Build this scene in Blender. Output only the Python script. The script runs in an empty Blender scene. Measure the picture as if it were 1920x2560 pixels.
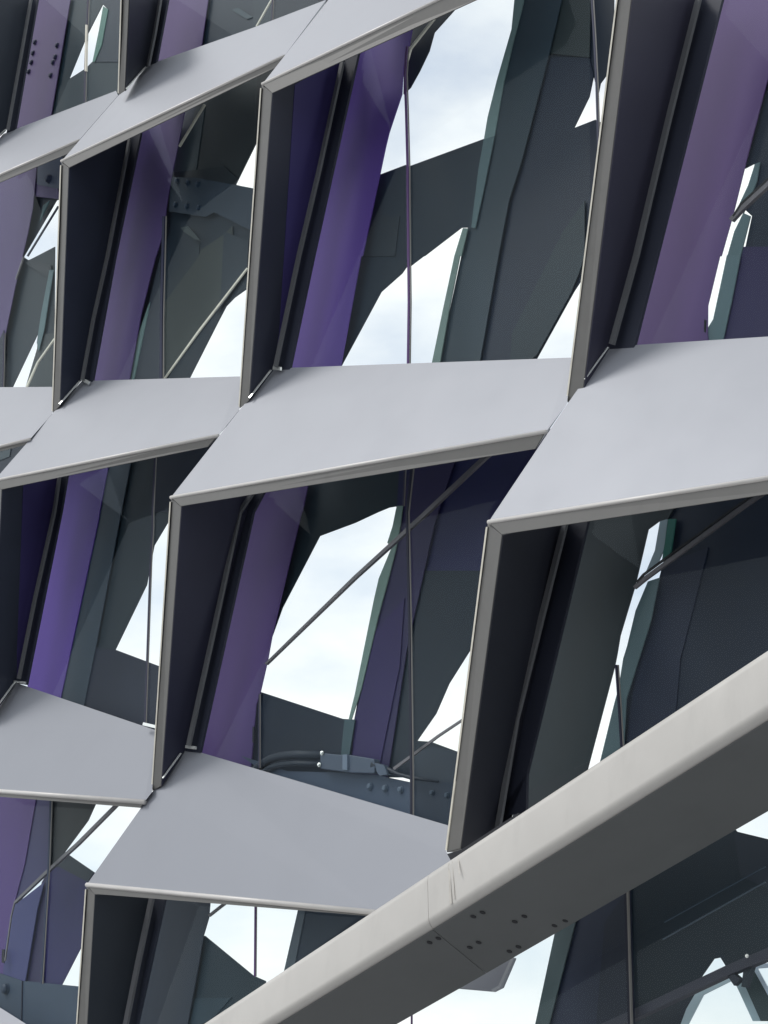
import bpy, bmesh, math, random
from mathutils import Vector, Matrix
random.seed(4)
S = bpy.context.scene
COL = S.collection
R = math.radians

# ------------------------------------------------------------------ camera
PITCH, VFOV, W0, H0 = R(20), R(30), 1920.0, 2560.0
cam_d = bpy.data.cameras.new("camera"); cam = bpy.data.objects.new("camera", cam_d); COL.objects.link(cam)
cam.location = (0, 0, 1.6); cam.rotation_euler = (R(90) + PITCH, 0, 0)
cam_d.sensor_fit = 'VERTICAL'; cam_d.angle = VFOV; cam_d.sensor_height = 24; cam_d.angle = VFOV
cam_d.clip_start = .1; cam_d.clip_end = 6000
S.camera = cam
S.render.resolution_x, S.render.resolution_y = 768, 1024

# ------------------------------------------------------------------ sky, sun, exposure
SUN_EL, SUN_AZ = R(53), R(-84)          # azimuth from +Y towards +X
w = bpy.data.worlds.new("World"); S.world = w; w.use_nodes = True
nt = w.node_tree; nt.nodes.clear()
N = nt.nodes.new; L = nt.links.new
out = N('ShaderNodeOutputWorld'); bg = N('ShaderNodeBackground'); bg.inputs[1].default_value = .1
sky = N('ShaderNodeTexSky'); sky.sky_type = 'NISHITA'; sky.sun_disc = False
sky.sun_elevation = SUN_EL; sky.sun_rotation = SUN_AZ; sky.air_density = 1.0; sky.dust_density = 2.0
tc = N('ShaderNodeTexCoord'); mp = N('ShaderNodeMapping'); mp.inputs['Scale'].default_value = (1.6, 1.6, 3.2)
mp.inputs['Location'].default_value = (6.8, .2, .55)
no = N('ShaderNodeTexNoise'); no.inputs['Scale'].default_value = 3.2; no.inputs['Detail'].default_value = 7; no.inputs['Roughness'].default_value = .52
cr = N('ShaderNodeValToRGB'); cr.color_ramp.elements[0].position = .33; cr.color_ramp.elements[1].position = .57
cr.color_ramp.elements[0].color = (.5, .5, .5, 1); cr.color_ramp.elements[1].color = (1, 1, 1, 1)
mx = N('ShaderNodeMix'); mx.data_type = 'RGBA'; mx.inputs['B'].default_value = (10.8, 11.0, 11.0, 1)
skm = N('ShaderNodeMix'); skm.data_type = 'RGBA'; skm.blend_type = 'MULTIPLY'; skm.inputs['Factor'].default_value = 1
skm.inputs['B'].default_value = (1.5, 1.62, 1.7, 1)
L(tc.outputs['Generated'], mp.inputs[0]); L(mp.outputs[0], no.inputs['Vector']); L(no.outputs['Fac'], cr.inputs[0])
L(sky.outputs[0], skm.inputs['A']); L(skm.outputs['Result'], mx.inputs['A']); L(cr.outputs[0], mx.inputs['Factor'])
L(mx.outputs['Result'], bg.inputs[0]); L(bg.outputs[0], out.inputs[0])
sd = bpy.data.lights.new("sun", 'SUN'); sd.energy = 1.25; sd.angle = R(16); sd.color = (1, .98, .95)
sun = bpy.data.objects.new("sun", sd); COL.objects.link(sun)
sdir = Vector((math.sin(SUN_AZ) * math.cos(SUN_EL), math.cos(SUN_AZ) * math.cos(SUN_EL), math.sin(SUN_EL)))
sun.rotation_euler = sdir.to_track_quat('Z', 'Y').to_euler(); sun.location = (-30, -10, 40)
S.view_settings.view_transform = 'Standard'; S.view_settings.look = 'None'
S.view_settings.exposure = 0.0; S.view_settings.gamma = 1
S.render.engine = 'CYCLES'; S.cycles.transparent_max_bounces = 24; S.cycles.max_bounces = 8

# ------------------------------------------------------------------ pixel -> facade
F = (H0 / 2) / math.tan(VFOV / 2)
fwd = Vector((0, math.cos(PITCH), math.sin(PITCH))); upv = Vector((0, -math.sin(PITCH), math.cos(PITCH))); rt = Vector((1, 0, 0))
CAM = Vector((0, 0, 1.6)); YAW = R(50)
NRM = Vector((-math.sin(YAW), -math.cos(YAW), 0)); TAN = Vector((math.cos(YAW), -math.sin(YAW), 0)); UP = Vector((0, 0, 1))
X0 = CAM + fwd * 20.0
def ray(p): return rt * ((p[0] - 960) / F) + upv * ((1280 - p[1]) / F) + fwd
def U(p, off=0.0):                       # point of the facade layer standing 'off' metres out from the glass
    d = ray(p); return CAM + d * ((X0 + NRM * off - CAM).dot(NRM) / d.dot(NRM))
def onplane(p, q, n):
    d = ray(p); return CAM + d * ((q - CAM).dot(n) / d.dot(n))
def offof(X): return (X - X0).dot(NRM)
def t(tile, *pts):                       # survey tiles of the reference, 640 px each, read at 2.592x
    c, r = int(tile[0]), int(tile[1])
    return [(c * 640 + x / 2.592, r * 640 + y / 2.592) for x, y in pts]

# ------------------------------------------------------------------ materials
def lin(c): return tuple(((v / 255) / 12.92 if v <= 10 else ((v / 255 + .055) / 1.055) ** 2.4) for v in c)
def mat(name, rgb, rough=.5, metal=0.0, spec=.5, vary=.08, scale=2.0, bump=0.0, bscale=60, stretch=(1, 1, 1)):
    m = bpy.data.materials.new(name); m.use_nodes = True; n = m.node_tree; b = n.nodes['Principled BSDF']
    b.inputs['Roughness'].default_value = rough; b.inputs['Metallic'].default_value = metal
    b.inputs['Specular IOR Level'].default_value = spec
    tc = n.nodes.new('ShaderNodeTexCoord'); mp = n.nodes.new('ShaderNodeMapping'); mp.inputs['Scale'].default_value = stretch
    no = n.nodes.new('ShaderNodeTexNoise'); no.inputs['Scale'].default_value = scale; no.inputs['Detail'].default_value = 6
    r = n.nodes.new('ShaderNodeValToRGB')
    r.color_ramp.elements[0].position = .3; r.color_ramp.elements[1].position = .7
    r.color_ramp.elements[0].color = tuple(v * (1 - vary) for v in rgb) + (1,)
    r.color_ramp.elements[1].color = tuple(min(1, v * (1 + vary)) for v in rgb) + (1,)
    n.links.new(tc.outputs['Object'], mp.inputs[0]); n.links.new(mp.outputs[0], no.inputs['Vector'])
    n.links.new(no.outputs['Fac'], r.inputs[0]); n.links.new(r.outputs[0], b.inputs['Base Color'])
    if bump:
        n2 = n.nodes.new('ShaderNodeTexNoise'); n2.inputs['Scale'].default_value = bscale; n2.inputs['Detail'].default_value = 4
        bp = n.nodes.new('ShaderNodeBump'); bp.inputs['Strength'].default_value = bump; bp.inputs['Distance'].default_value = .01
        n.links.new(tc.outputs['Object'], n2.inputs['Vector']); n.links.new(n2.outputs['Fac'], bp.inputs['Height'])
        n.links.new(bp.outputs[0], b.inputs['Normal'])
    return m
M = {}
M['sill'] = mat('powder_coated_aluminium', (.272, .286, .324), .45, .13, .45, .012, 1.3, .05, 400)
M['edge'] = mat('satin_aluminium_edge', (.155, .152, .146), .45, .0, .5, .05, 3)
M['rod'] = mat('brushed_rod', (.14, .13, .145), .4, .3)
M['trim'] = mat('pale_trim', (.72, .69, .60), .5, 0, .5, .1, 8)
M['beam'] = mat('painted_steel_beam', (.56, .54, .51), .38, 0, .5, .05, 1.6, .03, 90)
def weather(m, streak, dark, thr=(.52, .72), sc=1.0):
    nn = m.node_tree; b = nn.nodes['Principled BSDF']; src = b.inputs['Base Color'].links[0].from_socket
    tc = nn.nodes.new('ShaderNodeTexCoord'); mp = nn.nodes.new('ShaderNodeMapping'); mp.inputs['Scale'].default_value = streak
    no = nn.nodes.new('ShaderNodeTexNoise'); no.inputs['Scale'].default_value = sc; no.inputs['Detail'].default_value = 8; no.inputs['Roughness'].default_value = .6
    rp = nn.nodes.new('ShaderNodeMapRange'); rp.inputs[1].default_value, rp.inputs[2].default_value = thr; rp.inputs[3].default_value = 1; rp.inputs[4].default_value = dark
    mm = nn.nodes.new('ShaderNodeMix'); mm.data_type = 'RGBA'; mm.blend_type = 'MULTIPLY'; mm.inputs['Factor'].default_value = 1
    nn.links.new(tc.outputs['Object'], mp.inputs[0]); nn.links.new(mp.outputs[0], no.inputs['Vector']); nn.links.new(no.outputs['Fac'], rp.inputs[0])
    nn.links.new(src, mm.inputs['A']); nn.links.new(rp.outputs[0], mm.inputs['B']); nn.links.new(mm.outputs['Result'], b.inputs['Base Color'])
    r2 = nn.nodes.new('ShaderNodeMapRange'); r2.inputs[1].default_value = .3; r2.inputs[2].default_value = .7
    ro = b.inputs['Roughness'].default_value; r2.inputs[3].default_value = ro - .01; r2.inputs[4].default_value = ro + .02
    nn.links.new(no.outputs['Fac'], r2.inputs[0]); nn.links.new(r2.outputs[0], b.inputs['Roughness'])
weather(M['sill'], (1.1, 1.1, .8), .98); weather(M['beam'], (3.5, 3.5, .9), .93); weather(M['edge'], (3, 3, 3), .85)
M['nose'] = mat('rolled_edge_highlight', (.62, .60, .58), .35, 0, .5, .05, 3)
M['gasket'] = mat('grey_gasket', (.10, .105, .115), .6)
M['black'] = mat('black_joint', (.012, .012, .016), .7)
M['glint'] = mat('bright_metal_highlight', (.9, .93, .9), .2, .6)  # bolt metal, and the white fin-foot highlights put into colour
M['ground'] = mat('paving', (.25, .25, .255), .85, 0, .3, .25, .4)
PK = 1.0                                 # what stands behind glass is lit by about half the open sky
_pc = {}
def pm(r, g, b, rough=.55):              # steel behind the glass, and plates coloured as the glass's reflections
    k = (r, g, b)
    if k not in _pc:
        l = lin(k); l = tuple(v * q for v, q in zip(l, (.52, .62, .77) if b - g < 28 else (.95, .66, 1.0))); _pc[k] = mat('steel_and_reflection_%d' % len(_pc), tuple(max(.004, v * PK - .002) for v in l), rough, 0, .35, .10, .9, 0, 30, (1, 1, .35))
    return _pc[k]
_lc = {}
def lm(r, g, b):                         # lining of the fins, outside the glass
    k = (r, g, b)
    if k not in _lc:
        l = lin(k); gy = sum(l) / 3; l = tuple(v * .75 + gy * .25 for v in l); _lc[k] = mat('fin_lining_%d' % len(_lc), tuple(max(.004, v * 1.35 - .001) for v in l), .5, 0, .35, .06, 1.5, .05, 200)
    return _lc[k]
g = bpy.data.materials.new('window_glass'); g.use_nodes = True; n = g.node_tree; n.nodes.clear()
o = n.nodes.new('ShaderNodeOutputMaterial'); mixs = n.nodes.new('ShaderNodeMixShader'); tr = n.nodes.new('ShaderNodeBsdfTransparent')
gl = n.nodes.new('ShaderNodeBsdfGlossy'); lw = n.nodes.new('ShaderNodeLayerWeight'); lw.inputs[0].default_value = .5
pw = n.nodes.new('ShaderNodeMath'); pw.operation = 'POWER'; pw.inputs[1].default_value = 5; n.links.new(lw.outputs['Facing'], pw.inputs[0])
fr = n.nodes.new('ShaderNodeMath'); fr.operation = 'MULTIPLY_ADD'; fr.inputs[1].default_value = .26; fr.inputs[2].default_value = .010; n.links.new(pw.outputs[0], fr.inputs[0])
ge = n.nodes.new('ShaderNodeNewGeometry'); nb_ = n.nodes.new('ShaderNodeMath'); nb_.operation = 'SUBTRACT'; nb_.inputs[0].default_value = 1; n.links.new(ge.outputs['Backfacing'], nb_.inputs[1])
bf = n.nodes.new('ShaderNodeMath'); bf.operation = 'MULTIPLY'; n.links.new(nb_.outputs[0], bf.inputs[0]); n.links.new(fr.outputs[0], bf.inputs[1])   # only the outer face is coated
tr.inputs[0].default_value = (.985, 1, .995, 1); gl.inputs['Roughness'].default_value = .02; gl.inputs[0].default_value = (.85, .95, 1, 1)
gn = n.nodes.new('ShaderNodeTexNoise'); gn.inputs['Scale'].default_value = .8; gb = n.nodes.new('ShaderNodeBump'); gb.inputs['Strength'].default_value = .15; gb.inputs['Distance'].default_value = .02
gt = n.nodes.new('ShaderNodeTexCoord'); n.links.new(gt.outputs['Object'], gn.inputs['Vector']); n.links.new(gn.outputs['Fac'], gb.inputs['Height']); None
n.links.new(bf.outputs[0], mixs.inputs[0]); n.links.new(tr.outputs[0], mixs.inputs[1]); n.links.new(gl.outputs[0], mixs.inputs[2]); n.links.new(mixs.outputs[0], o.inputs[0])
M['glass'] = g

# ------------------------------------------------------------------ builders
def tag(o, label=None, cat=None, group=None, kind=None):
    if label: o['label'] = label
    if cat: o['category'] = cat
    if group: o['group'] = group
    if kind: o['kind'] = kind
    return o
def wpos(o):
    v = Vector(o.location)
    while o.parent: o = o.parent; v += Vector(o.location)
    return v
def link(name, verts, faces, m, parent, smooth=False, bevel=0, mats=None, mi=None):
    me = bpy.data.meshes.new(name); base = wpos(parent) if parent else sum(verts, Vector()) / len(verts)
    me.from_pydata([v - base for v in verts], [], faces); me.update()
    for mm in (mats or [m]): me.materials.append(mm)
    if mi:
        for p, k in zip(me.polygons, mi): p.material_index = k
    bm = bmesh.new(); bm.from_mesh(me); bmesh.ops.recalc_face_normals(bm, faces=bm.faces); bm.to_mesh(me); bm.free()
    ob = bpy.data.objects.new(name, me); COL.objects.link(ob)
    if parent: ob.parent = parent
    else: ob.location = base
    if smooth:
        for p in me.polygons: p.use_smooth = True
    if bevel:
        b = ob.modifiers.new('bevel', 'BEVEL'); b.width = bevel; b.segments = 2; b.limit_method = 'ANGLE'
    return ob
def empty(name, loc, **k):
    o = bpy.data.objects.new(name, None); COL.objects.link(o); o.location = loc; o.empty_display_size = .3
    return tag(o, **k)
def prismv(name, V, sh, m, parent, bevel=0):
    n = len(V); B = [v + sh for v in V]
    return link(name, V + B, [list(range(n)), list(range(2 * n - 1, n - 1, -1))] + [[i, (i + 1) % n, n + (i + 1) % n, n + i] for i in range(n)], m, parent, bevel=bevel)
def plate(name, pts, off, m, parent, th=.03, bevel=0):
    offs = off if isinstance(off, (list, tuple)) else [off] * len(pts)
    return prismv(name, [U(p, q) for p, q in zip(pts, offs)], NRM * -th, m, parent, bevel)
def bar(name, pts, wd, off, m, parent, th=None):
    """a slim bar along a polyline; wd is its width as surveyed (2.592x pixels)"""
    n = len(pts); offs = off if isinstance(off, (list, tuple)) else [off] * n
    kk = {'tension_rod': .75, 'glass_joint': .62, 'joint_bead': .6}.get(name, 1)
    wds = [v * kk / 2.592 for v in (wd if isinstance(wd, (list, tuple)) else [wd] * n)]
    Lf, Rt = [], []
    for i, p in enumerate(pts):
        a = pts[max(0, i - 1)]; b = pts[min(n - 1, i + 1)]
        dx, dy = b[0] - a[0], b[1] - a[1]; l = math.hypot(dx, dy); nx, ny = -dy / l * wds[i] / 2, dx / l * wds[i] / 2
        Lf.append(U((p[0] + nx, p[1] + ny), offs[i])); Rt.append(U((p[0] - nx, p[1] - ny), offs[i]))
    if th is None: th = max(.008, (Lf[0] - Rt[0]).length * .6)
    verts = Lf + Rt; verts += [v - NRM * th for v in verts]; f = []
    for i in range(n - 1):
        f += [[i, i + 1, n + i + 1, n + i], [2 * n + i, 3 * n + i, 3 * n + i + 1, 2 * n + i + 1],
              [i, 2 * n + i, 2 * n + i + 1, i + 1], [n + i, n + i + 1, 3 * n + i + 1, 3 * n + i]]
    f += [[0, n, 3 * n, 2 * n], [n - 1, 3 * n - 1, 4 * n - 1, 2 * n - 1]]
    return link(name, verts, f, m, parent)
def tube(name, pts, rad, off, m, parent, seg=12, solid=False):
    P = [U(p, q) for p, q in zip(pts, off if isinstance(off, (list, tuple)) else [off] * len(pts))]
    rr = rad if isinstance(rad, (list, tuple)) else [rad] * len(P)
    V, f = [], []
    for i, p in enumerate(P):
        d = (P[min(i + 1, len(P) - 1)] - P[max(i - 1, 0)]).normalized(); a = d.cross(NRM).normalized(); b = d.cross(a)
        for k in range(seg):
            q = 2 * math.pi * k / seg; V.append(p + (a * math.cos(q) + b * math.sin(q)) * rr[i])
    for i in range(len(P) - 1):
        for k in range(seg): f.append([i * seg + k, i * seg + (k + 1) % seg, (i + 1) * seg + (k + 1) % seg, (i + 1) * seg + k])
    f += [list(range(seg)), list(range((len(P) - 1) * seg, len(P) * seg))]
    return link(name, V, f, m, parent, smooth=False if seg < 8 else True)
def bolt(p, off, rpx, m, parent, hexa=False):
    c = U(p, off); d = (c - CAM).length; r = rpx / 2.592 / F * d
    seg = 6 if hexa else 14; V = []; f = []
    for z, k in ((-.004, 1.25), (.15 * r, 1.25), (.15 * r, 1.0), (.7 * r, .96), (.95 * r, .6)):
        for i in range(seg):
            a = 2 * math.pi * i / seg + .3; V.append(c + NRM * z + (TAN * math.cos(a) + UP * math.sin(a)) * r * k)
    for j in range(4):
        for i in range(seg): f.append([j * seg + i, j * seg + (i + 1) % seg, (j + 1) * seg + (i + 1) % seg, (j + 1) * seg + i])
    f.append(list(range(4 * seg, 5 * seg)))
    return link('bolt', V, f, m, parent)

GROUP = 'glazed bays of the stepped facade'
FRONT = 1.0
def bay(label, hood, fin=None, pane=None, floor=0):
    """hood = dict(FL, FB, foot, BL, BR, FR, FLb, FRb); fin = dict(top, btm, rt, rb, gt, gb)"""
    root = empty('facade_bay', (0, 0, 0), label=label, cat='facade bay', group=GROUP)
    anchor = None
    if fin: anchor = U(fin['b'], 0)
    elif pane: anchor = U(pane[0], 0)
    else: anchor = U(hood['BR'], 0)
    root.location = anchor
    fl_off = FRONT
    if hood:
        BL, BR = U(hood['BL'], .03), U(hood['BR'], .03); FL = U(hood['FL'], hood.get('off', FRONT))
        n = (BR - BL).cross(FL - BL).normalized()
        if n.dot(NRM) < 0: n = -n
        pts = [hood['FL']] + hood.get('left', []) + [hood['BL'], hood['BR']] + hood.get('right', []) + [hood['FR']]
        V = [onplane(p, BL, n) for p in pts]
        FR = V[-1]; dn = -.17
        FLb = U(hood['FLb'], offof(FL) - .01); FRb = U(hood['FRb'], offof(FR) - .01)
        # body: sloping top, fascia, underside
        k = len(V); ins = (U(hood['BL'], .03) - BR).normalized() * .09; nR = len(hood.get('right', [])) + 2
        nb = [v - n * .06 + (ins if i >= k - nR else Vector()) for i, v in enumerate(V)]; nb[0] = FLb - NRM * .012; nb[-1] = FRb - NRM * .012
        faces = [list(range(k)), list(range(2 * k - 1, k - 1, -1))] + [[i, (i + 1) % k, k + (i + 1) % k, k + i] for i in range(k)]
        inset = [v.copy() for v in V]; inset[0] -= NRM * .012; inset[-1] -= NRM * .012
        h = link('hood', inset + nb, faces, M['sill'], root)
        # fascia plate and its rounded nosing, paler to carry the edge highlight
        fa = prismv('fascia', [FL, FLb, FRb, FR], NRM * -.011, M['edge'], root)
        dv = (FR - FL).normalized(); r = hood.get('nose', .022); seg = 8; Vn = []; fn = []
        side = dv.cross(n).normalized()
        for e in (FL, FR):
            for q in range(seg):
                a = 2 * math.pi * q / seg; Vn.append(e - n * r * .75 + NRM * r * .25 + (n * math.cos(a) + side * math.sin(a)) * r)
        for q in range(seg): fn.append([q, (q + 1) % seg, seg + (q + 1) % seg, seg + q])
        fn += [list(range(seg)), list(range(seg, 2 * seg))]
        link('nosing', Vn, fn, M['nose'], root, smooth=True)
        hood['n'] = n; hood['q'] = BL
    if fin:
        oa = fin.get('oa', FRONT - .02); ob = fin.get('ob', .4)
        a, c = U(fin['a'], oa), U(fin['c'], oa); e, f_ = U(fin['e'], .04), U(fin['f'], .04)
        fn = (f_ - c).cross(e - c).normalized()
        if fn.dot(CAM - c) < 0: fn = -fn
        d = onplane(fin['d'], c, fn); ob = offof(d); b = U(fin['b'], ob)
        e2, f2 = e - TAN * .09, f_ - TAN * .09
        link('fin', [a, b, d, c, e, f_, f2, e2], [[0, 1, 2, 3], [3, 2, 5, 4], [4, 5, 6, 7], [7, 6, 1, 0], [0, 3, 4, 7], [1, 6, 5, 2]], M['edge'], root, bevel=.006)
        prismv('fin_lining', [v + fn * .006 for v in (c, d, f_, e)], fn * .008, lm(*fin['col']), root)
        if 'split' in fin:               # purple reflection in the lining, put in as a bluish sheet
            s0, s1, colr = fin['split']
            prismv('lining_reflection', [onplane(s0, c + fn * .016, fn), onplane(s1, c + fn * .016, fn), f_ + fn * .016, e + fn * .016], fn * .005, lm(*colr), root)
        # lip along the outer left edge; its highlight is put into the pale colour
        l0 = (fin['a'][0] - 2.2, fin['a'][1] + 8); l1 = (fin['b'][0] - 1.0, fin['b'][1] - 6)
        bar('edge_lip', [l0, l1], fin.get('lip', 7), [oa + .01, ob + .01], M['trim'], root, .02)
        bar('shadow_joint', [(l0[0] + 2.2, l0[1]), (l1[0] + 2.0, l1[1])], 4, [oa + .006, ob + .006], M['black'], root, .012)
        if 'g' in fin:
            bar('gasket', fin['g'], fin.get('gw', 20) * .8, .16, M['gasket'], root, .03)
        if 'dk' in fin:
            plate('frame', fin['dk'], .045, lm(*fin.get('dkc', (38, 43, 58))), root, .03)
        if 'foot_glint' in fin:
            bar('base_highlight', fin['foot_glint'], fin.get('cw', 7), [ob + .03 if i == 0 else .14 for i in range(len(fin['foot_glint']))], M['glint'], root, .01)  # white highlight where fin meets sill, built as a bright bar
    if pane: plate('pane', pane, 0, M['glass'], root, .012)
    return root
_depth = {}
OFF0, DD = -.46, .012
def P(root, name, rgb, pts, off=None, th=.011):
    """steel behind the glass, or plates coloured as its reflections; each further one stands nearer"""
    if off is None:
        _depth[root.name] = _depth.get(root.name, 0) + 1; off = OFF0 + DD * _depth[root.name]
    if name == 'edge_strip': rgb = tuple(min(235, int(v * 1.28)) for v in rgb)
    return plate(name, pts, off, pm(*rgb), root, th)  # panels, bands and edge strips put the glass's reflections into colour
def joint(root, pts, wd=10, light=True, rgb=(70, 66, 84)):
    bar('glass_joint', pts, wd, .016, pm(*rgb), root, .012)
    if light: bar('joint_bead', [(x + wd * .28, y) for x, y in pts], max(4, wd * .4), .02, M['edge'], root, .01)

# ================================================================== THE PLACE
gp = link('ground', [Vector((-900, -900, 0)), Vector((900, -900, 0)), Vector((900, 2500, 0)), Vector((-900, 2500, 0))], [[0, 1, 2, 3]], M['ground'], None)
tag(gp, kind='structure')

# ---- top row ------------------------------------------------------
r = bay('purple bay with oval bolt slots in its reflected band, at the top left corner', None,
    dict(a=t('00', (-190, -60))[0], b=t('00', (-190, 1050))[0], c=t('00', (-150, -60))[0], d=t('00', (-140, 1010))[0],
         e=t('00', (210, -60))[0], f=t('00', (35, 850))[0], foot=t('00', (-60, 950))[0], col=(40, 48, 60),
         g=t('00', (196, -10), (120, 420), (45, 840)), gw=14, dk=t('00', (200, -20), (245, -20), (95, 850), (40, 870)),
         foot_glint=t('00', (-60, 945), (0, 870), (36, 838))),
    t('00', (200, -60), (800, -60), (800, 640), (760, 640), (40, 900)))
P(r, 'reflection_panel', (46, 62, 68), t('00', (430, -20), (685, -20), (665, 28), (560, 235), (447, 512), (400, 640), (330, 800), (280, 800)))
P(r, 'reflection_panel', (44, 60, 66), t('00', (390, 560), (447, 512), (555, 443), (600, 398), (800, 398), (800, 640), (300, 820)))
P(r, 'reflection_panel', (50, 60, 72), t('00', (665, 28), (672, -20), (800, -20), (800, 400), (602, 400), (655, 290), (698, 60)))
P(r, 'edge_strip', (92, 122, 104), t('00', (668, 40), (700, 60), (658, 290), (612, 400), (599, 400), (640, 200)))
c = P(r, 'reflection_band', (84, 80, 110), t('00', (240, -20), (458, -20), (322, 800), (90, 870)))  # tinted plate for the purple reflection beside the fin
for q in ((228, 275), (215, 345), (205, 405), (188, 465), (372, 295), (360, 370), (345, 405), (330, 490)):
    bolt(t('00', q)[0], OFF0 + DD * 5, 15, pm(60, 56, 80), c)
joint(r, t('00', (568, -10), (558, 200), (548, 470), (545, 660)), 14)
bar('cover_strip', t('00', (557, 160), (552, 460)), 9, .04, M['trim'], r)

r = bay('bay at the top edge over the second hood from the left, muted purple reflected band', dict(
        FL=t('00', (395, 1040))[0], left=t('00', (765, 622)), BL=t('00', (945, 425))[0], BR=t('10', (-15, 178))[0],
        right=t('10', (455, -2)), FR=t('10', (180, 358))[0], FLb=t('00', (447, 1085))[0], FRb=t('10', (150, 425))[0]),
    dict(a=t('00', (790, -60))[0], b=t('00', (768, 618))[0], c=t('00', (838, -60))[0], d=t('00', (808, 590))[0],
         e=t('00', (1045, -60))[0], f=t('00', (950, 425))[0], foot=t('00', (815, 575))[0], col=(40, 44, 56), oa=.95, ob=.45,
         g=t('00', (1035, -10), (1000, 200), (955, 425)), gw=16, dk=t('00', (1040, -20), (1090, -20), (1010, 410), (950, 440)),
         foot_glint=t('00', (815, 575), (945, 430))),
    t('00', (1035, -60), (1900, -60), (2200, 60), (2140, 110), (950, 440)))
P(r, 'reflection_panel', (48, 60, 70), t('00', (1300, -30), (1700, -30), (1700, 300), (1200, 500)))
P(r, 'light_wedge', (78, 92, 94), t('00', (1500, 65), (1540, 50), (1640, 110), (1600, 125)))
P(r, 'reflection_panel', (58, 70, 76), t('10', (-20, -30), (600, -30), (480, 60), (-20, 230)))
P(r, 'reflection_panel', (44, 54, 64), t('10', (110, -30), (560, -30), (480, 60), (110, 160)))
P(r, 'reflection_band', (90, 85, 116), t('00', (1085, -30), (1352, -30), (1290, 400), (1000, 520)))
bar('tension_rod', t('10', (0, 170), (90, 10), (110, -20)), 9, -.05, M['trim'], r)
joint(r, t('10', (105, -10), (100, 140)), 10)

# ---- second row: left partial bay ---------------------------------
r = bay('bay at the left edge with bolted plate above a small bright gap', dict(
        FL=t('00', (-420, 1310))[0], left=t('00', (-120, 1040)), BL=t('00', (20, 868))[0], BR=t('00', (752, 588))[0],
        right=t('00', (765, 618)), FR=t('00', (508, 905))[0], FLb=t('00', (-400, 1350))[0], FRb=t('00', (462, 985))[0]), None,
    t('00', (-420, 1150), (500, 850), (380, 2560), (-420, 2560)))
P(r, 'reflection_panel', (44, 56, 66), t('00', (200, 900), (450, 900), (400, 1285), (366, 1298), (155, 1659), (100, 1900), (0, 1900), (100, 1500)))
P(r, 'reflection_panel', (40, 54, 62), t('01', (40, 250), (150, 5), (185, 28), (355, -60), (350, 545), (240, 512), (78, 855), (-30, 900), (-30, 300)))
P(r, 'reflection_panel', (74, 78, 76), t('01', (245, 510), (350, 500), (350, 900), (150, 900), (240, 600)))
P(r, 'reflection_patch', (52, 58, 64), t('01', (150, 40), (330, 150), (330, 60), (200, 20)))
P(r, 'edge_strip', (92, 108, 104), t('01', (320, 90), (345, 90), (285, 480), (250, 620), (238, 560), (265, 380)))
P(r, 'edge_strip', (60, 92, 90), t('00', (280, 1330), (320, 1300), (260, 1430), (255, 1440)))
P(r, 'bracket', (78, 72, 112), t('00', (215, 1180), (370, 1215), (385, 1290), (205, 1270)))
gs = P(r, 'gusset_plate', (88, 94, 114), t('00', (245, 1020), (400, 980), (390, 1225), (240, 1195)))
bolt(t('00', (318, 1160))[0], OFF0 + DD * 8, 26, pm(72, 76, 96), gs, True)
P(r, 'reflection_band', (84, 80, 114), t('00', (-420, 1250), (238, 1070), (212, 1350), (182, 1500), (100, 1850), (40, 2140), (0, 2300), (-420, 2300)))
P(r, 'reflection_panel', (42, 46, 62), t('01', (-30, 600), (25, 480), (15, 900), (-30, 900)))
bar('tension_rod', t('00', (375, 1335), (175, 1659)), 9, -.05, pm(70, 66, 84), r)
bar('tension_rod', t('01', (150, 5), (100, 150)), 8, -.05, M['rod'], r)
bar('tension_rod', t('01', (350, 535), (240, 690), (165, 860)), [9, 12, 14], -.05, M['trim'], r)
joint(r, t('01', (25, 500), (15, 870)), 10)

# ---- second row: bay with the six-bolt gusset ---------------------
r = bay('bay holding a grey gusset plate with six bolts behind its glass', dict(
        FL=t('10', (38, 540))[0], left=t('10', (470, -2)), BL=t('10', (660, -210))[0], BR=t('10', (1800, -640))[0],
        FR=t('10', (1500, -160))[0], FLb=t('10', (105, 602))[0], FRb=t('10', (1440, -8))[0]),
    dict(a=t('00', (398, 1050))[0], b=t('01', (340, 1020))[0], c=t('00', (445, 1090))[0], d=t('01', (386, 975))[0],
         e=t('00', (842, 860))[0], f=t('01', (525, 805))[0], foot=t('01', (384, 955))[0], col=(42, 48, 66),
         g=t('00', (838, 880), (690, 1659)) + t('01', (600, 400), (527, 800)), gw=17,
         dk=t('00', (835, 870), (912, 860), (745, 1659)) + t('01', (595, 830), (525, 830)), foot_glint=t('01', (384, 958), (515, 810))),
    t('00', (838, 800), (1660, 480), (1620, 1659)) + t('01', (1560, 860), (525, 860)))
bar('small_highlight', t('01', (525, 795), (575, 822)), 22, .12, M['glint'], r, .02)  # small white highlight, put in as a bright bar
P(r, 'reflection_panel', (58, 66, 84), t('00', (1150, 600), (1400, 600), (1350, 760), (1200, 960), (1100, 960)))
P(r, 'reflection_panel', (72, 76, 74), t('00', (1290, 620), (1740, 430), (1900, 330), (1900, 420), (1740, 800), (1655, 935), (1527, 1195), (1440, 1240), (1240, 1160), (1240, 800)))
P(r, 'reflection_panel', (80, 92, 92), t('00', (1155, 945), (1325, 690), (1312, 800), (1265, 1150), (1100, 1150)))
P(r, 'reflection_panel', (48, 58, 62), t('00', (1030, 1118), (1110, 1118), (1450, 1078), (1540, 1160), (1527, 1197), (1645, 1224), (1720, 1240), (1720, 1400), (1100, 1400), (1000, 1450)))
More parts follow.
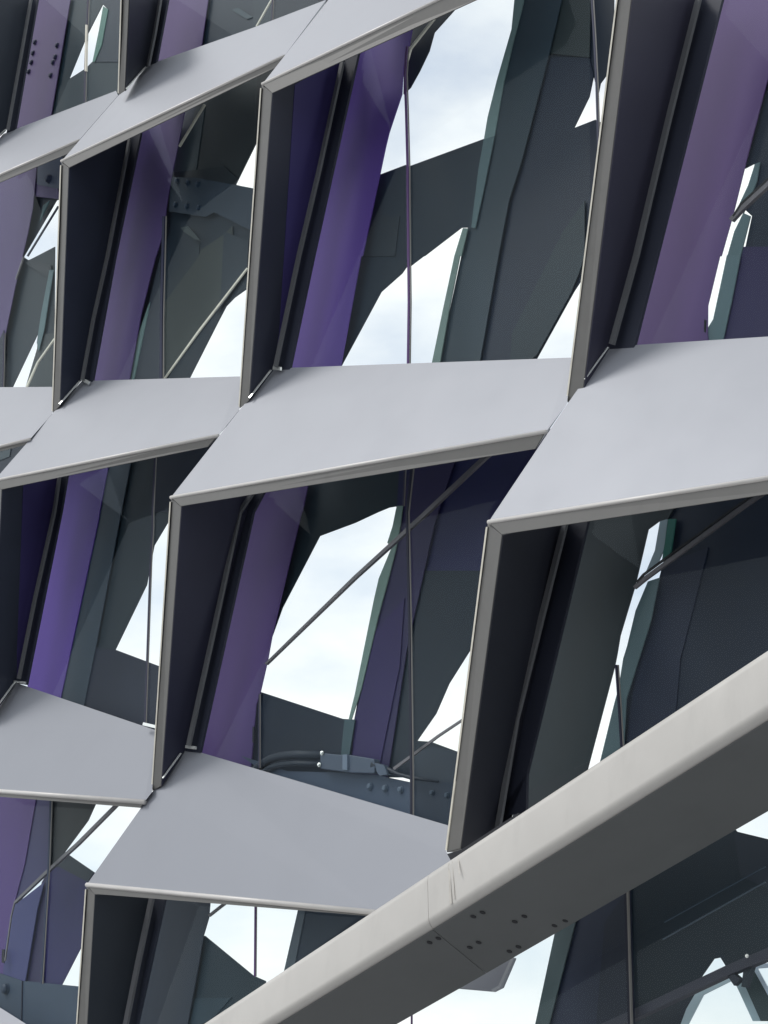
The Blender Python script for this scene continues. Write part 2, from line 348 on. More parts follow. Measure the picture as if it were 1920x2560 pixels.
P(r, 'reflection_panel', (48, 60, 68), t('00', (1050, 1340), (1720, 1300), (1720, 1650)) + t('01', (1720, 80), (1595, 215), (1518, 270), (1465, 325), (1410, 430), (1225, 795), (1215, 860), (700, 860)))
P(r, 'reflection_panel', (56, 66, 70), t('01', (1050, 200), (1290, -80), (1300, 400), (1060, 830)))
P(r, 'reflection_panel', (80, 83, 76), t('00', (1300, 1620), (1450, 1520), (1505, 1465), (1510, 1659)) + t('01', (1430, 300), (1060, 795), (1060, 310), (1290, 0)))
P(r, 'reflection_panel', (58, 68, 74), t('01', (1450, -160), (1610, -100), (1600, 92), (1400, 370), (1430, 250)))
P(r, 'reflection_panel', (84, 86, 90), t('01', (970, 280), (1040, 0), (1035, 830), (840, 830)))
P(r, 'edge_strip', (118, 134, 122), t('01', (960, 320), (972, 300), (930, 500), (862, 830), (830, 830), (905, 480)))
P(r, 'light_wedge', (92, 98, 92), t('00', (1170, 1475), (1215, 1465), (1300, 1560), (1260, 1550), (1190, 1500)))
gs = P(r, 'gusset_plate', (62, 74, 84), t('00', (1108, 1148), (1280, 1152), (1720, 1235), (1720, 1520), (1640, 1500), (1385, 1375), (1330, 1405), (1095, 1370)))
for q in ((1148, 1172), (1218, 1184), (1285, 1194), (1140, 1326), (1214, 1336), (1290, 1348)):
    bolt(t('00', q)[0], OFF0 + DD * 12, 19, pm(72, 84, 96), gs, True)
P(r, 'reflection_band', (86, 82, 122), t('00', (905, 830), (1200, 700), (1150, 960), (1108, 1160), (1080, 1330), (1060, 1500), (1010, 1659)) + t('01', (1008, 0), (912, 385), (828, 860), (585, 860)) + t('00', (745, 1659)))
bar('tension_rod', t('00', (1322, 676), (1158, 948)), 12, -.05, M['trim'], r)
bar('tension_rod', t('01', (1600, 78), (1290, 480), (1058, 800)), [11, 14, 9], -.05, M['trim'], r)
joint(r, t('00', (1058, 1400), (1052, 1659)) + t('01', (1042, 400), (1040, 830)), 24, True, (50, 54, 78))

# ---- second row: strong purple bay --------------------------------
r = bay('bright purple bay in the upper middle with two large patches of reflected sky', None,
    dict(a=t('10', (36, 550))[0], b=t('01', (1551, 992))[0], c=t('10', (104, 605))[0], d=t('01', (1612, 940))[0],
         e=t('10', (560, 360))[0], f=t('11', (110, 735))[0], foot=t('01', (1612, 920))[0], col=(40, 44, 60),
         g=t('10', (555, 395), (400, 1110), (270, 1659)) + t('11', (120, 715),), gw=24,
         dk=t('10', (545, 380), (668, 320), (372, 1659)) + t('11', (212, 760), (110, 760)),
         split=(t('10', (250, 550))[0], t('11', (150, 500))[0], (46, 38, 98)),
         foot_glint=t('01', (1614, 918)) + t('11', (95, 738))),
    t('10', (555, 340), (1500, -100), (1990, -400), (2160, 0)) + t('20', (500, 1659)) + t('21', (400, 720)) + t('11', (110, 790)))
bar('small_highlight', t('11', (108, 724), (158, 730)), 22, .12, M['glint'], r, .02)
# the hood over the two bays above belongs to the bay to its left; this one carries none in view
P(r, 'reflection_panel', (52, 60, 66), t('10', (985, 150), (1300, -20), (1360, 10), (1300, 48), (1155, 210), (1122, 330), (1060, 460), (1000, 568), (955, 610), (960, 300)))
P(r, 'reflection_panel', (46, 58, 66), t('10', (760, 1110), (800, 1132), (970, 1068), (985, 1080), (1475, 900), (1540, 900), (1480, 1470), (1330, 1475), (1090, 1659)) + t('11', (1085, 0), (1000, 65), (980, 62), (945, 112), (810, 232), (548, 718), (520, 800), (440, 800)))
P(r, 'reflection_panel', (54, 62, 66), t('10', (740, 1500), (800, 1400), (930, 1400), (900, 1659), (700, 1659)))
P(r, 'reflection_panel', (34, 46, 58), t('20', (220, -40), (660, -40), (655, 440), (608, 490), (572, 540), (560, 600), (545, 560), (528, 490), (230, 480)))
P(r, 'reflection_panel', (32, 44, 60), t('20', (80, 780), (240, 370), (500, 372), (528, 490), (500, 625), (400, 830), (540, 775), (552, 790), (700, 795), (600, 1200), (560, 1659)) + t('21', (540, -20), (445, 160), (400, 230), (160, 662), (140, 800)) + t('11', (1400, 800), (1440, 600)))
P(r, 'reflection_panel', (52, 60, 58), t('20', (310, -40), (512, -40), (500, 372), (240, 345)))
P(r, 'reflection_panel', (42, 56, 62), t('20', (330, 1500), (470, 1300), (470, 1659)) + t('21', (430, 120), (380, 240), (160, 640), (-20, 800), (0, 500)))
P(r, 'reflection_band', (54, 68, 74), t('20', (60, -40), (330, -40), (240, 345), (150, 700), (60, 1050), (-20, 1300)) + t('11', (1570, 0), (1430, 800), (1160, 800), (1330, 0)) + t('10', (1480, 1000)))
P(r, 'edge_strip', (112, 126, 116), t('20', (15, 0), (20, -40), (80, -40), (72, 20), (0, 300)) + t('10', (1600, 560), (1545, 880), (1475, 912), (1500, 760), (1560, 520), (1655, 190)))
P(r, 'edge_strip', (84, 98, 94), t('10', (1475, 905), (1545, 880), (1470, 1250), (1420, 1478), (1395, 1472), (1440, 1100)))
P(r, 'edge_strip', (112, 124, 110), t('10', (1340, 1478), (1372, 1480), (1330, 1659)) + t('11', (1320, 0), (1250, 350), (1180, 760), (1125, 760), (1210, 350), (1285, 0)))
P(r, 'reflection_band', (88, 76, 142), t('10', (655, 300), (1020, 150), (1010, 200), (985, 335), (955, 430), (945, 610), (900, 745), (862, 860), (840, 950), (800, 1140), (760, 1330), (690, 1659)) + t('11', (680, 0), (540, 760), (205, 760), (360, 0)) + t('10', (372, 1659)))
bar('tension_rod', t('10', (1150, 118), (998, 312), (975, 400)), [16, 15, 8], -.05, M['trim'], r)
joint(r, t('10', (975, 300), (962, 480), (970, 700), (980, 1080), (985, 1659)) + t('11', (988, 300), (982, 740)), 20, True, (84, 66, 108))
joint(r, t('20', (512, -40), (530, 250), (545, 560), (552, 800), (556, 960)), 16, True, (60, 62, 84))

# ---- second row: right bay ----------------------------------------
r = bay('tall bay at the upper right with a wide lavender reflected band beside a dark fin', None,
    dict(a=t('20', (688, -60))[0], b=t('21', (356, 955))[0], c=t('20', (780, -60))[0], d=t('21', (456, 900))[0],
         e=t('20', (1215, -60))[0], f=t('21', (632, 580))[0], foot=t('21', (468, 800))[0], col=(46, 46, 64), oa=1.0, ob=.42, lip=9,
         g=t('20', (1205, -20), (1010, 760), (797, 1659)) + t('21', (640, 570),), gw=36,
         dk=t('20', (1200, -40), (1370, -40), (940, 1659)) + t('21', (788, 600), (630, 610)),
         foot_glint=t('21', (470, 797), (622, 588)), cw=5),
    t('20', (1200, -60), (1900, -60), (1900, 1659)) + t('21', (1900, 560), (632, 640)))
P(r, 'reflection_panel', (40, 50, 64), t('20', (1500, 300), (1800, 300), (1800, 1659)) + t('21', (1600, 0)) + t('20', (1500, 1659), (1555, 1400), (1500, 1350), (1560, 1200), (1572, 1058), (1508, 1092), (1500, 1050)))
P(r, 'reflection_panel', (46, 50, 78), t('21', (1440, -60), (1800, -60), (1800, 620), (1330, 620)))
P(r, 'edge_strip', (92, 106, 102), t('20', (1574, 1062), (1606, 1050), (1585, 1180), (1500, 1380), (1545, 1400), (1480, 1659), (1395, 1659), (1440, 1500), (1500, 1376), (1440, 1392), (1530, 1200)))
P(r, 'edge_strip', (96, 110, 106), t('21', (1392, -5), (1480, -5), (1420, 300), (1350, 620), (1265, 620), (1272, 460), (1303, 410)))
P(r, 'reflection_band', (88, 79, 116), t('20', (1360, -40), (1760, -40), (1659, 500), (1508, 1078), (1478, 1200), (1430, 1395), (1355, 1659)) + t('21', (1345, 0), (1268, 320), (1266, 500), (1280, 640), (780, 640), (930, 0)) + t('20', (940, 1659)))
P(r, 'latch', (24, 26, 34), t('21', (1245, 410), (1256, 415), (1252, 495), (1243, 490)), -.3)
bar('tension_rod', t('20', (1760, 1090), (1480, 1350), (1415, 1425)), [44, 40, 34], -.05, M['rod'], r)
bar('rod_dark_line', t('20', (1760, 1062), (1480, 1322), (1430, 1400)), [12, 12, 8], -.045, M['black'], r)  # dark line along the rod's upper side

# ---- third row ----------------------------------------------------
r = bay('sliver of a bay at the left edge under the leftmost hood', dict(
        FL=t('01', (-420, 1330))[0], left=t('01', (-100, 1010)), BL=t('01', (-20, 850))[0], BR=t('01', (338, 848))[0],
        right=t('01', (340, 1020)), FR=t('01', (193, 1182))[0], FLb=t('01', (-400, 1370))[0], FRb=t('01', (165, 1222))[0], off=.95), None,
    t('01', (-420, 1150), (190, 1150), (60, 1500), (-420, 1600)))
P(r, 'reflection_panel', (32, 38, 54), t('01', (-300, 1180), (200, 1180), (40, 1450), (-300, 1600)))
P(r, 'bracket', (78, 88, 88), t('01', (-20, 1255), (70, 1240), (60, 1300), (-20, 1330)))

r = bay('bay at the left edge with the most vivid violet reflected band', dict(
        FL=t('01', (-42, 1452))[0], left=t('01', (340, 1022)), BL=t('01', (530, 810))[0], BR=t('01', (1556, 780))[0],
        right=t('01', (1552, 995)), FR=t('01', (1412, 1158))[0], FLb=t('01', (8, 1512))[0], FRb=t('01', (1345, 1235))[0]),
    dict(a=t('01', (-40, 1465))[0], b=t('02', (-110, 1400))[0], c=t('01', (10, 1516))[0], d=t('02', (-62, 1340))[0],
         e=t('01', (385, 1400))[0], f=t('02', (105, 1095))[0], foot=t('02', (-40, 1290))[0], col=(44, 50, 66),
         g=t('01', (380, 1420), (345, 1659)) + t('02', (220, 560), (115, 1080)), gw=18,
         dk=t('01', (375, 1400), (440, 1390)) + t('02', (395, 0), (170, 1120), (105, 1110)),
         split=(t('01', (150, 1480))[0], t('02', (110, 900))[0], (46, 38, 94)),
         foot_glint=t('02', (-40, 1285), (95, 1100))),
    t('01', (378, 1380), (1480, 1120), (1160, 1560)) + t('02', (1115, 0), (1005, 1470), (110, 1130)))
bar('small_highlight', t('02', (88, 1098), (160, 1106)), 14, .12, M['glint'], r, .02)
P(r, 'reflection_panel', (44, 58, 64), t('01', (820, 1300), (1480, 1150), (1150, 1659)) + t('02', (1115, 20), (1105, 36), (998, 216), (975, 330), (950, 470), (746, 892), (720, 960), (560, 960), (700, 0)))
P(r, 'reflection_panel', (32, 42, 60), t('01', (1000, 1280), (1480, 1150), (1150, 1659), (990, 1659)))
P(r, 'reflection_panel', (32, 40, 60), t('02', (540, 870), (746, 892), (1060, 1010), (1060, 1480), (500, 1300)))
P(r, 'reflection_band', (60, 76, 86), t('01', (680, 1320), (855, 1300)) + t('02', (785, 0), (625, 850), (530, 1320), (360, 1300), (500, 600)))
P(r, 'reflection_band', (84, 68, 148), t('01', (438, 1380), (708, 1330), (645, 1659)) + t('02', (640, 40), (375, 1290), (185, 1200), (172, 1060), (395, 0)))
joint(r, t('01', (1002, 1290), (985, 1659)) + t('02', (985, 100), (972, 330), (950, 960), (935, 1400)), 13)
bar('small_highlight', t('02', (925, 1372), (1010, 1392)), 20, .12, M['glint'], r, .02)

r = bay('middle bay with a large white sky reflection and a hose at its foot', dict(
        FL=t('01', (1104, 1560))[0], left=t('01', (1552, 998)), BL=t('11', (118, 728))[0], BR=t('21', (388, 658))[0],
        right=t('21', (356, 958)), FR=t('21', (218, 1132))[0], FLb=t('01', (1172, 1620))[0], FRb=t('21', (150, 1248))[0]),
    dict(a=t('01', (1108, 1572))[0], b=t('03', (985, 152))[0], c=t('01', (1174, 1624))[0], d=t('03', (1043, 118))[0],
         e=t('01', (1640, 1500))[0], f=t('02', (1205, 1525))[0], foot=t('03', (1050, 68))[0], col=(38, 40, 60),
         g=t('01', (1632, 1530)) + t('02', (1545, 0), (1380, 760), (1215, 1510)), gw=26,
         dk=t('01', (1625, 1520), (1725, 1500)) + t('02', (1640, 0), (1295, 1560), (1200, 1550)),
         foot_glint=t('03', (1052, 65)) + t('02', (1170, 1562))),
    t('01', (1632, 1480)) + t('21', (160, 1180)) + t('22', (-150, 0)) + t('13', (1245, 420)) + t('02', (1200, 1560)))
bar('small_highlight', t('02', (1200, 1520), (1265, 1528)), 20, .12, M['glint'], r, .02)
P(r, 'reflection_panel', (44, 58, 62), t('11', (280, 1440), (1000, 1340), (945, 1659), (905, 1622), (860, 1630), (790, 1659)) + t('12', (640, 70), (412, 155), (170, 620), (100, 815), (60, 900), (120, 300)))
P(r, 'reflection_panel', (28, 38, 74), t('11', (930, 1360), (1500, 1240)) + t('21', (240, 1090), (250, 1200), (60, 1400)) + t('11', (1560, 1659)) + t('12', (1510, 60), (1470, 500), (960, 500), (910, 0)))
P(r, 'reflection_panel', (32, 46, 56), t('12', (960, 380), (1480, 380), (1395, 880), (1250, 1110), (1165, 1305), (1042, 1482), (1130, 1488), (1310, 1555), (1300, 1720), (840, 1720)))
P(r, 'reflection_panel', (36, 48, 62), t('12', (-10, 1150), (30, 1166), (560, 1340), (640, 1345), (700, 1750), (-40, 1750), (-10, 1300)))
P(r, 'reflection_band', (42, 44, 76), t('11', (1000, 1360), (1300, 1290), (1180, 1659)) + t('12', (1150, 100), (975, 900), (850, 1720), (600, 1720), (635, 1350), (700, 1000), (800, 620), (870, 350), (930, 60)))
P(r, 'reflection_band', (44, 40, 84), t('12', (780, 760), (960, 560), (930, 1000), (800, 1640), (620, 1640), (640, 1350)))
P(r, 'edge_strip', (124, 138, 120), t('12', (905, -10), (912, -40), (950, -40), (935, 80), (905, 240), (870, 380), (790, 680), (680, 1150), (612, 1360), (596, 1360), (640, 1180), (765, 560), (795, 430), (880, 225), (850, 200), (885, 90)))
P(r, 'edge_strip', (66, 82, 82), t('12', (572, 1345), (640, 1345), (600, 1600), (548, 1590)))
P(r, 'reflection_band', (78, 69, 114), t('11', (-20, 1480), (348, 1420), (300, 1659)) + t('12', (295, 0), (160, 560), (102, 810), (75, 960), (28, 1165), (0, 1250), (-40, 1720)) + t('02', (1270, 1640), (1640, 0)))
P(r, 'latch', (30, 32, 44), t('02', (1636, 1390), (1646, 1390), (1644, 1500), (1634, 1490)), -.3)
bar('tension_rod', t('11', (1520, 1270), (1480, 1302)) + t('12', (1080, 20), (640, 420), (60, 985)), [34, 34, 32, 26, 16], -.05, M['rod'], r)
bar('tension_rod', t('12', (1345, 1340), (1180, 1450), (890, 1665)), [18, 20, 24], -.05, M['rod'], r)
joint(r, t('11', (962, 1350)) + t('12', (950, -40)), 12)
joint(r, t('11', (1010, 1340)) + t('12', (975, 0), (990, 700), (1003, 1700)) + t('13', (1003, 320)), 20, True, (44, 46, 62))
joint(r, t('12', (18, 1180), (18, 1659)), 10)
# base beam with bolts, and the hose clamped along it
bb = P(r, 'base_beam', (84, 94, 108), t('13', (-100, -80), (200, 20), (500, 28), (780, 45), (1000, 92), (1000, 400), (100, 60)), -.25)
for q in ((740, 120), (838, 132), (938, 142)): bolt(t('13', q)[0], -.245, 20, pm(118, 126, 134), bb)
b2 = P(r, 'base_beam', (46, 58, 72), t('13', (1004, 92), (1300, 92), (1300, 420), (1004, 400)), -.27)
for q in ((1140, 162), (1238, 176)): bolt(t('13', q)[0], -.265, 16, pm(90, 100, 108), b2)
P(r, 'base_beam', (60, 68, 76), t('12', (1000, 1570), (1150, 1520), (1320, 1560), (1310, 1780), (1000, 1750)), -.30)
for k in ((0, 0), (22, 56)):
    tube('hose', t('12', (-30, 1690 + k[1]), (30, 1640 + k[1]), (90, 1602 + k[1]), (160, 1582 + k[1]), (260, 1572 + k[1]), (430, 1578 + k[1])), .045 if k[1] == 0 else .03, -.22, pm(60, 66, 74), r)
cl = plate('hose_clamp', t('12', (415, 1560), (560, 1575), (580, 1570), (765, 1600), (770, 1650)) + t('13', (765, 35), (600, 30), (415, 5)), -.16, pm(96, 102, 112), r, .08, .01)
for q in ((428, 1562), (410, 1638)): bolt(t('12', q)[0], -.15, 12, M['glint'], cl)
plate('clamp_ring', t('12', (560, 1572), (590, 1570), (590, 1672), (560, 1668)), -.14, pm(140, 146, 154), r, .1)
tube('hose', t('12', (765, 1640), (800, 1652), (860, 1672)) + t('13', (920, 40), (1000, 62), (1180, 88)), [.05, .035, .03, .02, .02, .012], -.2, pm(46, 52, 62), r)
plate('clip_bracket', t('12', (770, 1625), (830, 1640), (850, 1700)) + t('13', (800, 50), (780, 20)), -.15, pm(104, 110, 120), r, .05)

r = bay('dark bay at the right whose black fin stands on the diagonal beam', dict(
        FL=t('12', (1502, 60))[0], left=t('21', (356, 962)), BL=t('21', (622, 588))[0], BR=t('21', (2000, 500))[0],
        FR=t('21', (2000, 1378))[0], FLb=t('12', (1592, 144))[0], FRb=t('21', (2000, 1490))[0]),
    dict(a=t('12', (1500, 76))[0], b=t('13', (1233, 548))[0], c=t('12', (1594, 150))[0], d=t('13', (1325, 524))[0],
         e=t('22', (350, 40))[0], f=t('13', (1545, 520))[0], col=(28, 31, 42), ob=.7, lip=10,
         g=t('22', (338, 70), (180, 700), (20, 1340)) + t('13', (1545, 480)), gw=36,
         dk=t('22', (340, 60), (496, 40), (95, 1700), (90, 1960)) + t('23', (-100, 300)) + t('13', (1545, 560)), dkc=(28, 32, 46)),
    t('22', (340, -20), (2000, -260), (2000, 900), (-100, 1900)))
P(r, 'reflection_panel', (34, 44, 60), t('22', (1010, 44), (1060, -60)) + t('21', (2000, 1440)) + t('22', (2000, 900), (600, 1800), (560, 1659), (740, 1200), (950, 440), (1000, 250)))
P(r, 'reflection_panel', (44, 50, 68), t('22', (1000, 330), (1270, 230), (1180, 600), (1090, 950), (1060, 1300), (740, 1500), (820, 900)))
P(r, 'reflection_panel', (58, 64, 64), t('22', (480, 40), (1080, -80), (1010, 44), (950, 62), (882, 112), (803, 452), (790, 500), (700, 800), (680, 920), (664, 1000), (490, 1659), (400, 2150), (-40, 2150)))
P(r, 'edge_strip', (150, 156, 150), t('22', (958, 60), (1008, 46), (985, 240), (950, 320), (862, 400), (925, 250)))
P(r, 'edge_strip', (42, 96, 80), t('22', (1012, 46), (1062, 44), (1030, 260), (970, 320), (990, 200)))
P(r, 'edge_strip', (92, 104, 100), t('22', (880, 450), (955, 425), (900, 700), (790, 1050), (740, 1210), (725, 1500), (590, 1640), (560, 1659), (660, 1250), (690, 1140), (720, 950), (745, 870), (800, 640)))
bar('tension_rod', t('21', (1780, 1432), (1500, 1620)) + t('22', (1440, 5), (860, 430), (790, 490)), [30, 32, 34, 34, 28], -.05, M['rod'], r)
bar('rod_dark_line', t('21', (1750, 1420), (1470, 1610)) + t('22', (1410, -8), (850, 405), (805, 455)), [12, 14, 14, 14, 10], -.045, M['black'], r)
joint(r, t('22', (672, 990), (690, 1250), (706, 1520)), 20, True, (46, 44, 62))

plate('fin_foot', t('13', (1238, 556), (1328, 530), (1560, 380), (1700, 290), (1700, 420), (1285, 640)), .6, lm(26, 28, 36), r, .03)

# ---- fourth row ---------------------------------------------------
r = bay('lower left bay fading from violet to navy, crossed by a long beige rod', dict(
        FL=t('03', (-500, 110))[0], left=t('02', (-110, 1410)), BL=t('02', (100, 1105))[0], BR=t('02', (1012, 1415))[0],
        right=t('03', (985, 156)), FR=t('03', (932, 215))[0], FLb=t('03', (-460, 150))[0], FRb=t('03', (908, 258))[0], nose=.03, off=.72), None,
    t('03', (-420, 150), (930, 215), (560, 760), (520, 1500), (520, 1720), (-420, 1720)))
P(r, 'reflection_panel', (46, 50, 50), t('03', (320, 180), (640, 180), (615, 240), (570, 340), (422, 540), (300, 740), (290, 400)))
P(r, 'reflection_panel', (38, 42, 86), t('03', (290, 680), (420, 545), (462, 575), (608, 675), (640, 700), (600, 900), (545, 1120), (525, 1160), (397, 1410), (240, 1440)))
P(r, 'reflection_panel', (52, 60, 68), t('03', (420, 545), (462, 575), (608, 675), (570, 740), (380, 640), (340, 640)))
P(r, 'reflection_panel', (40, 44, 74), t('03', (270, 740), (305, 680), (275, 1440), (140, 1440)))
P(r, 'reflection_panel', (54, 62, 94), t('03', (200, 180), (332, 180), (312, 650), (95, 900), (100, 600)))
P(r, 'reflection_panel', (78, 64, 118), t('03', (-420, 150), (236, 180), (160, 620), (92, 880), (20, 1400), (-420, 1400)))
P(r, 'reflection_panel', (60, 76, 112), t('03', (92, 890), (285, 740), (240, 920), (160, 1400), (15, 1380), (40, 1100)))
gs = P(r, 'gusset_plate', (74, 86, 100), t('03', (0, 1330), (140, 1378), (522, 1416), (530, 1720), (-300, 1720), (-300, 1300)))
bolt(t('03', (42, 1432))[0], OFF0 + DD * 8, 30, pm(62, 74, 90), gs)
P(r, 'latch', (26, 28, 40), t('03', (12, 1175), (28, 1175), (26, 1265), (10, 1260)), -.3)
bar('tension_rod', t('03', (752, 236), (500, 490), (300, 672), (92, 872)), [24, 26, 24, 18], -.05, M['rod'], r)
bar('tension_rod', t('03', (92, 870), (70, 960), (30, 1250)), 8, -.05, M['rod'], r)
joint(r, t('03', (325, 200), (310, 640), (265, 1400)), 14, True, (70, 80, 98))
joint(r, t('03', (143, 1380), (135, 1700)), 8, False, (36, 44, 58))

r = bay('bottom left bay with a charcoal fin, cut off by the diagonal beam', dict(
        FL=t('03', (558, 752))[0], left=t('03', (986, 156)), BL=t('02', (1205, 1530))[0], BR=t('13', (1245, 372))[0],
        right=t('13', (1233, 545), (1264, 582), (1285, 640)), FR=t('13', (770, 930))[0], FLb=t('03', (612, 815))[0], FRb=t('13', (720, 958))[0], nose=.028, off=.72),
    dict(a=t('03', (560, 765))[0], b=t('03', (480, 1950))[0], c=t('03', (614, 820))[0], d=t('03', (550, 1900))[0],
         e=t('03', (985, 820))[0], f=t('03', (740, 1900))[0], col=(32, 40, 50), oa=.70,
         g=t('03', (978, 840), (890, 1250), (790, 1750)), gw=32,
         dk=t('03', (975, 840), (1072, 830), (870, 1750), (780, 1750)), dkc=(36, 42, 56)),
    t('03', (980, 810)) + t('13', (780, 870), (-40, 1500)) + t('03', (1200, 1950), (740, 1950)))
P(r, 'reflection_panel', (54, 70, 76), t('03', (1180, 1500), (1280, 1080), (1328, 1088), (1640, 1345), (1720, 1380), (1720, 1560), (1200, 1900), (1100, 1900)))
P(r, 'reflection_panel', (66, 84, 90), t('03', (1232, 1492), (1500, 1488), (1380, 1620), (1200, 1720)))
P(r, 'reflection_panel', (62, 72, 82), t('13', (315, 890), (760, 890), (760, 1100), (180, 1450), (230, 1290)))
P(r, 'edge_strip', (94, 98, 98), t('13', (278, 890), (325, 890), (245, 1300), (175, 1420), (182, 1310)))
P(r, 'reflection_band', (58, 66, 76), t('03', (1060, 820), (1362, 850), (1352, 970), (1318, 1085), (1290, 1260), (1180, 1850), (830, 1850)))
bar('tension_rod', t('03', (1470, 865), (1430, 895), (1350, 958)), 20, -.05, M['rod'], r)
joint(r, t('03', (1652, 880), (1648, 1350)), 12, True, (96, 70, 120))

# hood that only shows its tip in the bottom left corner
r = bay('white tip of a hood in the bottom left corner below the single bolt', dict(
        FL=t('03', (-500, 2300))[0], BL=t('03', (-400, 1300))[0], BR=t('03', (520, 1880))[0],
        FR=t('03', (400, 2300))[0], FLb=t('03', (-480, 2350))[0], FRb=t('03', (400, 2380))[0]), None, None)

# ---- bay under the beam -------------------------------------------
r = bay('glazing under the diagonal beam at the lower right, with a crossing of dark transoms', None, None,
    t('13', (700, 1900), (1400, 1250)) + t('23', (500, 750), (1900, -50), (1900, 1900)) + t('13', (700, 1900)))
P(r, 'reflection_panel', (30, 44, 52), t('23', (745, 740), (1400, 350), (1457, 412), (1900, 520), (1900, 1180), (1390, 1292), (1350, 1228), (1308, 1236), (1220, 1362), (790, 1600), (760, 1590)))
P(r, 'reflection_panel', (44, 52, 60), t('23', (1440, 420), (1900, 520), (1900, 900), (1480, 700)))
P(r, 'reflection_panel', (52, 56, 72), t('23', (380, 940), (760, 720), (770, 1600), (590, 1800), (200, 1800)))
P(r, 'reflection_panel', (46, 50, 62), t('23', (600, 1000), (740, 800), (760, 1600), (540, 1720)))
P(r, 'edge_strip', (76, 84, 80), t('23', (285, 1030), (420, 960), (240, 1659), (220, 1760), (120, 1760), (150, 1659)))
P(r, 'reflection_panel', (58, 62, 68), t('23', (770, 1600), (1240, 1380), (1200, 1440), (1130, 1560), (1070, 1720), (760, 1740)))
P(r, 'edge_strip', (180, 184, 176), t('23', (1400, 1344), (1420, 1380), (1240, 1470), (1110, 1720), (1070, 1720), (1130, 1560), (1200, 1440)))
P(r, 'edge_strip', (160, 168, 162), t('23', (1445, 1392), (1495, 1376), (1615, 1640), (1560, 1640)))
P(r, 'reflection_panel', (66, 80, 78), t('23', (1492, 1372), (1540, 1270), (1580, 1320), (1665, 1480), (1700, 1640), (1612, 1640)))
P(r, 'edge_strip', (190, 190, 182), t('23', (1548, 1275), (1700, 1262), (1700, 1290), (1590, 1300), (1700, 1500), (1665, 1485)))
bar('transom', t('23', (560, 1700), (800, 1590), (1390, 1312), (1720, 1175)), [64, 60, 62, 70], -.06, pm(84, 78, 84), r, .08)
bar('transom', t('23', (1370, 1290), (1460, 1390)), [20, 60], -.08, pm(70, 68, 74), r, .05)
bar('transom', t('23', (1540, 1230), (1500, 1420)), [60, 30], -.1, pm(60, 66, 70), r, .05)
bolt(t('23', (1522, 1218))[0], .0, 10, M['glint'], r)
bar('pale_line', t('23', (985, 1000), (1640, 640)), 5, -.06, pm(74, 84, 92), r, .01)  # pale lines across the dark glazing
bar('pale_line', t('23', (975, 1112), (1640, 740)), 8, -.06, pm(84, 92, 98), r, .01)
bar('mullion', t('23', (738, 780), (765, 1720)), 26, .035, pm(40, 42, 54), r, .04)
bar('mullion_bead', t('23', (745, 780), (772, 1720)), 9, .045, M['edge'], r, .02)
joint(r, t('13', (1006, 1560), (1006, 1720)), 12, False, (90, 76, 104))
# folded bracket hanging under the beam
plate('bracket', t('13', (1290, 1380), (1600, 1200), (1665, 1232), (1582, 1424), (1530, 1450), (1305, 1430)), .12, lm(124, 130, 142), r, .05, .008)
plate('bracket_lip', t('13', (1530, 1450), (1582, 1424), (1672, 1232), (1655, 1225), (1570, 1410), (1525, 1436)), .13, lm(150, 156, 164), r, .03)

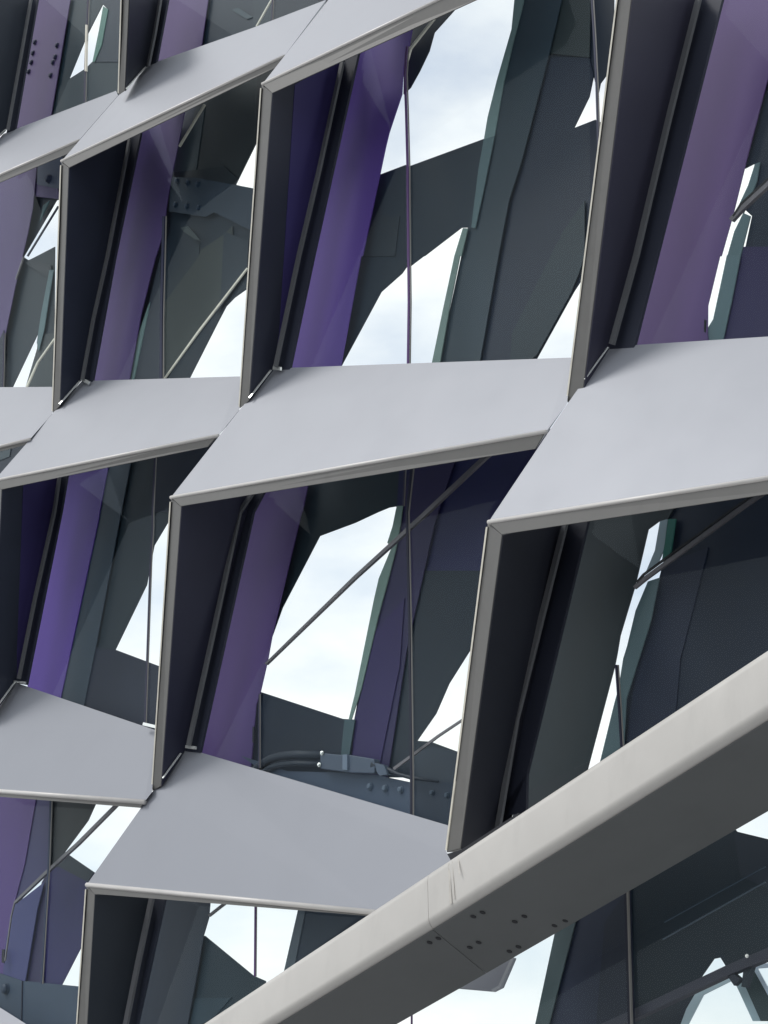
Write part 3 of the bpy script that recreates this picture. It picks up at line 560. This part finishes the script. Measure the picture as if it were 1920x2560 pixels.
# ---- the diagonal beam --------------------------------------------
def beam(label, top0, top1, bot0, bot1, und0, und1, holes=(), stain=()):
    root = empty('diagonal_beam', U(bot0, 1.2), label=label, cat='steel beam')
    a, b, c, d = U(top0, 1.25), U(top1, 1.25), U(bot1, 1.3), U(bot0, 1.3)
    e, f_ = U(und0, .42), U(und1, .42); g0, g1 = a - NRM * .8 + UP * .12, b - NRM * .8 + UP * .12
    link('beam_body', [a, b, c, d, e, f_, g0, g1], [[0, 1, 2, 3], [3, 2, 5, 4], [4, 5, 7, 6], [6, 7, 1, 0], [0, 3, 4, 6], [1, 7, 5, 2]], M['beam'], root)
    me = root.children[0].data; ax = (b - a).normalized(); bm = bmesh.new(); bm.from_mesh(me)
    ed = [q for q in bm.edges if abs((q.verts[0].co - q.verts[1].co).normalized().dot(ax)) > .985]
    bmesh.ops.bevel(bm, geom=ed, offset=.07, segments=7, affect='EDGES', profile=.5); bm.to_mesh(me); bm.free()
    for q in me.polygons: q.use_smooth = True
    me.set_sharp_from_angle(angle=R(35))
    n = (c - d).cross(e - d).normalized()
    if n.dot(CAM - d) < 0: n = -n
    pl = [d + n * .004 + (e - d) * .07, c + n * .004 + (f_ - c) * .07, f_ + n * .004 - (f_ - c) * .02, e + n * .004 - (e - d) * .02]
    so = prismv('soffit_shade', pl, n * .006, lm(93, 96, 96), root, .004)  # the underside's shade, put into a darker plate
    for h in holes:
        dd = ray(h); q = CAM + dd * ((d + n * .012 - CAM).dot(n) / dd.dot(n)); tt = (c - d).normalized(); ss = n.cross(tt)
        V = []; rr = .022
        for z in (0, .006): V += [q + n * z + (tt * math.cos(2 * math.pi * i / 12) * .8 + ss * math.sin(2 * math.pi * i / 12) * 1.3) * rr for i in range(12)]
        link('bolt_hole', V, [list(range(12)), list(range(12, 24))] + [[i, (i + 1) % 12, 12 + (i + 1) % 12, 12 + i] for i in range(12)], M['hole'], so)  # bolt hole as a flat disc, its shade put into the dark colour
    for s0, s1, wpx in stain:
        bar('drip_stain', [s0, s1], wpx, [1.253, 1.303], M['drip'], root, .001)
    return root
M['hole'] = mat('bolt_hole_shade', (.035, .036, .04), .8)
M['drip'] = mat('dried_drip', (.52, .495, .455), .45, 0, .4, .1, 20)
beam('pale diagonal beam crossing the lower right corner, the long upper length right of the joint',
     t('13', (1112, 678))[0], t('22', (2000, 652))[0], t('13', (1120, 1018))[0], t('22', (2000, 1085))[0],
     t('13', (1500, 1330))[0], t('23', (2000, 90))[0],
     t('13', (1408, 962), (1468, 935), (1125, 1130), (1182, 1103), (1385, 1162), (1442, 1130), (1642, 1188)) + t('23', (18, 995), (80, 960), (275, 1020), (345, 988), (42, 1158)),
     [(t('13', (1250, 618))[0], t('13', (1262, 880))[0], 14), (t('13', (1272, 606))[0], t('13', (1284, 850))[0], 6), (t('13', (1310, 585))[0], t('13', (1318, 690))[0], 8)])
beam('pale diagonal beam crossing the lower right corner, the lower length left of the joint',
     t('03', (1100, 1790))[0], t('13', (1110, 680))[0], t('13', (-250, 1860))[0], t('13', (1118, 1020))[0],
     t('13', (300, 2010))[0], t('13', (1498, 1332))[0])
